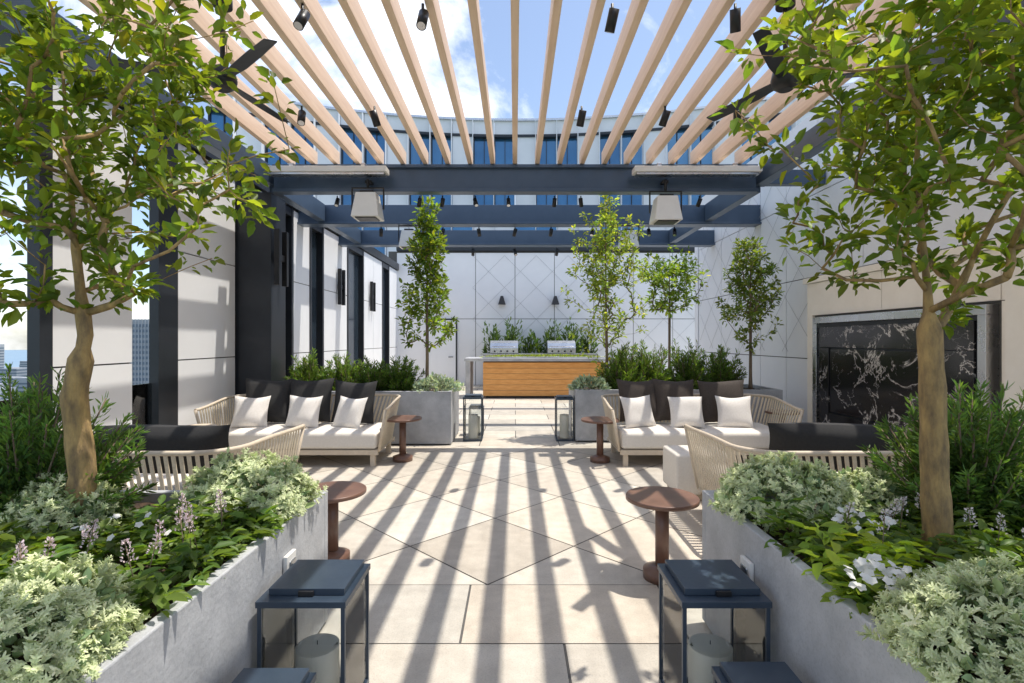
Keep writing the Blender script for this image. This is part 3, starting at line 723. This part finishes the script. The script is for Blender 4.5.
def astilbe(pts,seed,col):
    rg=np.random.default_rng(seed); P=[];D=[]
    mb=MB()
    for x,y,h in pts:
        lean=rg.normal(size=2)*.04; mb.tube([(x,y,.7),(x+lean[0],y+lean[1],.7+h)],.002,M_bark2,4)
        for q in range(45):
            t=rg.uniform(.65,1); r=.018*(1.08-t)/.4; a=rg.uniform(0,6.28)
            P.append((x+lean[0]*t+r*math.cos(a),y+lean[1]*t+r*math.sin(a),.7+h*t)); D.append((math.cos(a),math.sin(a),1))
    P=np.array(P);D=np.array(D,float);n=len(P);L=.011*rg.uniform(.6,1.2,n)
    leafobj('astilbe_flowers',P,D,rvec(rg,n),L,L*.6,colvar(rg,n,col,.15,.05),M_flower,wood=mb,woodmat=M_bark2)
rr=random.Random(4)
astilbe([(rr.uniform(-1.75,-1.2),rr.uniform(1.7,2.35),rr.uniform(.18,.28)) for _ in range(14)],1,(.84,.68,.72))
astilbe([(rr.uniform(1.3,2.3),rr.uniform(1.8,2.4),rr.uniform(.2,.3)) for _ in range(10)],2,(.82,.76,.76))
def whitefl(cx,cy,r,n,seed):
    rg=np.random.default_rng(seed);P=[];D=[];NN=[]
    for i in range(n):
        a=rg.uniform(0,6.28);q=r*rg.uniform()**.5; c=np.array([cx+q*math.cos(a),cy+q*math.sin(a),.84+.07*rg.uniform()-q*.2]); nn=nrm(np.array([[rg.normal()*.5,-.5+rg.normal()*.4,1.]]))[0]
        t1=np.cross(nn,[1,0,0]);t1/=np.linalg.norm(t1);t2=np.cross(nn,t1)
        for k in range(5):
            b=k*1.2566; P.append(c);D.append(t1*math.cos(b)+t2*math.sin(b)+nn*.15);NN.append(nn)
    P=np.array(P);D=np.array(D);NN=np.array(NN);L=np.full(len(P),.016)
    leafobj('white_flowers',P,D,NN,L,L*.9,colvar(rg,len(P),(.84,.84,.81),.05,.02),M_flower,.05,.1)
whitefl(1.16,1.64,.10,46,1); whitefl(1.42,2.12,.12,16,2); whitefl(-1.6,2.1,.2,10,3)
bed('flower_foliage',1.10,1.30,1.56,1.78,25,30,[],.12,.05,(.16,.28,.05))

# ------------------------------------------------------------------ light
sd=Vector((.34,.08,1)).normalized()
el=math.asin(sd.z); rot=math.atan2(sd.x,sd.y)
w=bpy.data.worlds.new('World'); sc.world=w; w.use_nodes=True; N=w.node_tree.nodes; L=w.node_tree.links
bg=N['Background']; sk=N.new('ShaderNodeTexSky'); sk.sky_type='NISHITA'; sk.sun_disc=False; sk.sun_elevation=el; sk.sun_rotation=rot; sk.dust_density=1.0; sk.air_density=1.0; sk.ozone_density=1.5
tc=N.new('ShaderNodeTexCoord'); mp=N.new('ShaderNodeMapping'); mp.inputs['Scale'].default_value=(1.0,1.0,1.5); mp.inputs['Location'].default_value=(2.3,.7,.5); L.new(tc.outputs['Generated'],mp.inputs['Vector'])
nz=N.new('ShaderNodeTexNoise'); nz.inputs['Scale'].default_value=4.2; nz.inputs['Detail'].default_value=10; nz.inputs['Roughness'].default_value=.6; nz.inputs['Distortion'].default_value=.4; L.new(mp.outputs[0],nz.inputs['Vector'])
cr=N.new('ShaderNodeValToRGB'); cr.color_ramp.elements[0].position=.47; cr.color_ramp.elements[0].color=(.05,.05,.05,1); cr.color_ramp.elements[1].position=.70; cr.color_ramp.elements[1].color=(.95,.95,.95,1)
L.new(nz.outputs['Fac'],cr.inputs[0])
hs=N.new('ShaderNodeVectorMath'); hs.operation='SCALE'; hs.inputs['Scale'].default_value=1.7; L.new(sk.outputs[0],hs.inputs[0])
mx=N.new('ShaderNodeMix'); mx.data_type='RGBA'; L.new(cr.outputs[0],mx.inputs[0]); L.new(hs.outputs[0],mx.inputs[6]); mx.inputs[7].default_value=(13,13.2,13.6,1)
L.new(mx.outputs[2],bg.inputs['Color']); bg.inputs['Strength'].default_value=.13
sl=bpy.data.lights.new('sun','SUN'); sl.energy=5; sl.angle=math.radians(.53); sl.color=(1,.94,.84)
so=bpy.data.objects.new('sun',sl); sc.collection.objects.link(so); so.rotation_euler=sd.to_track_quat('Z','Y').to_euler()
sc.view_settings.view_transform='Standard'; sc.view_settings.look='None'; sc.view_settings.exposure=0
cam=bpy.data.cameras.new('camera'); co=bpy.data.objects.new('camera',cam); sc.collection.objects.link(co)
co.location=(0,0,1.6); co.rotation_euler=(math.pi/2,0,0); cam.lens=18.28; cam.sensor_width=36; cam.shift_x=-3/1024; cam.shift_y=-1.5/1024; cam.clip_end=10000; cam.clip_start=.05
sc.camera=co
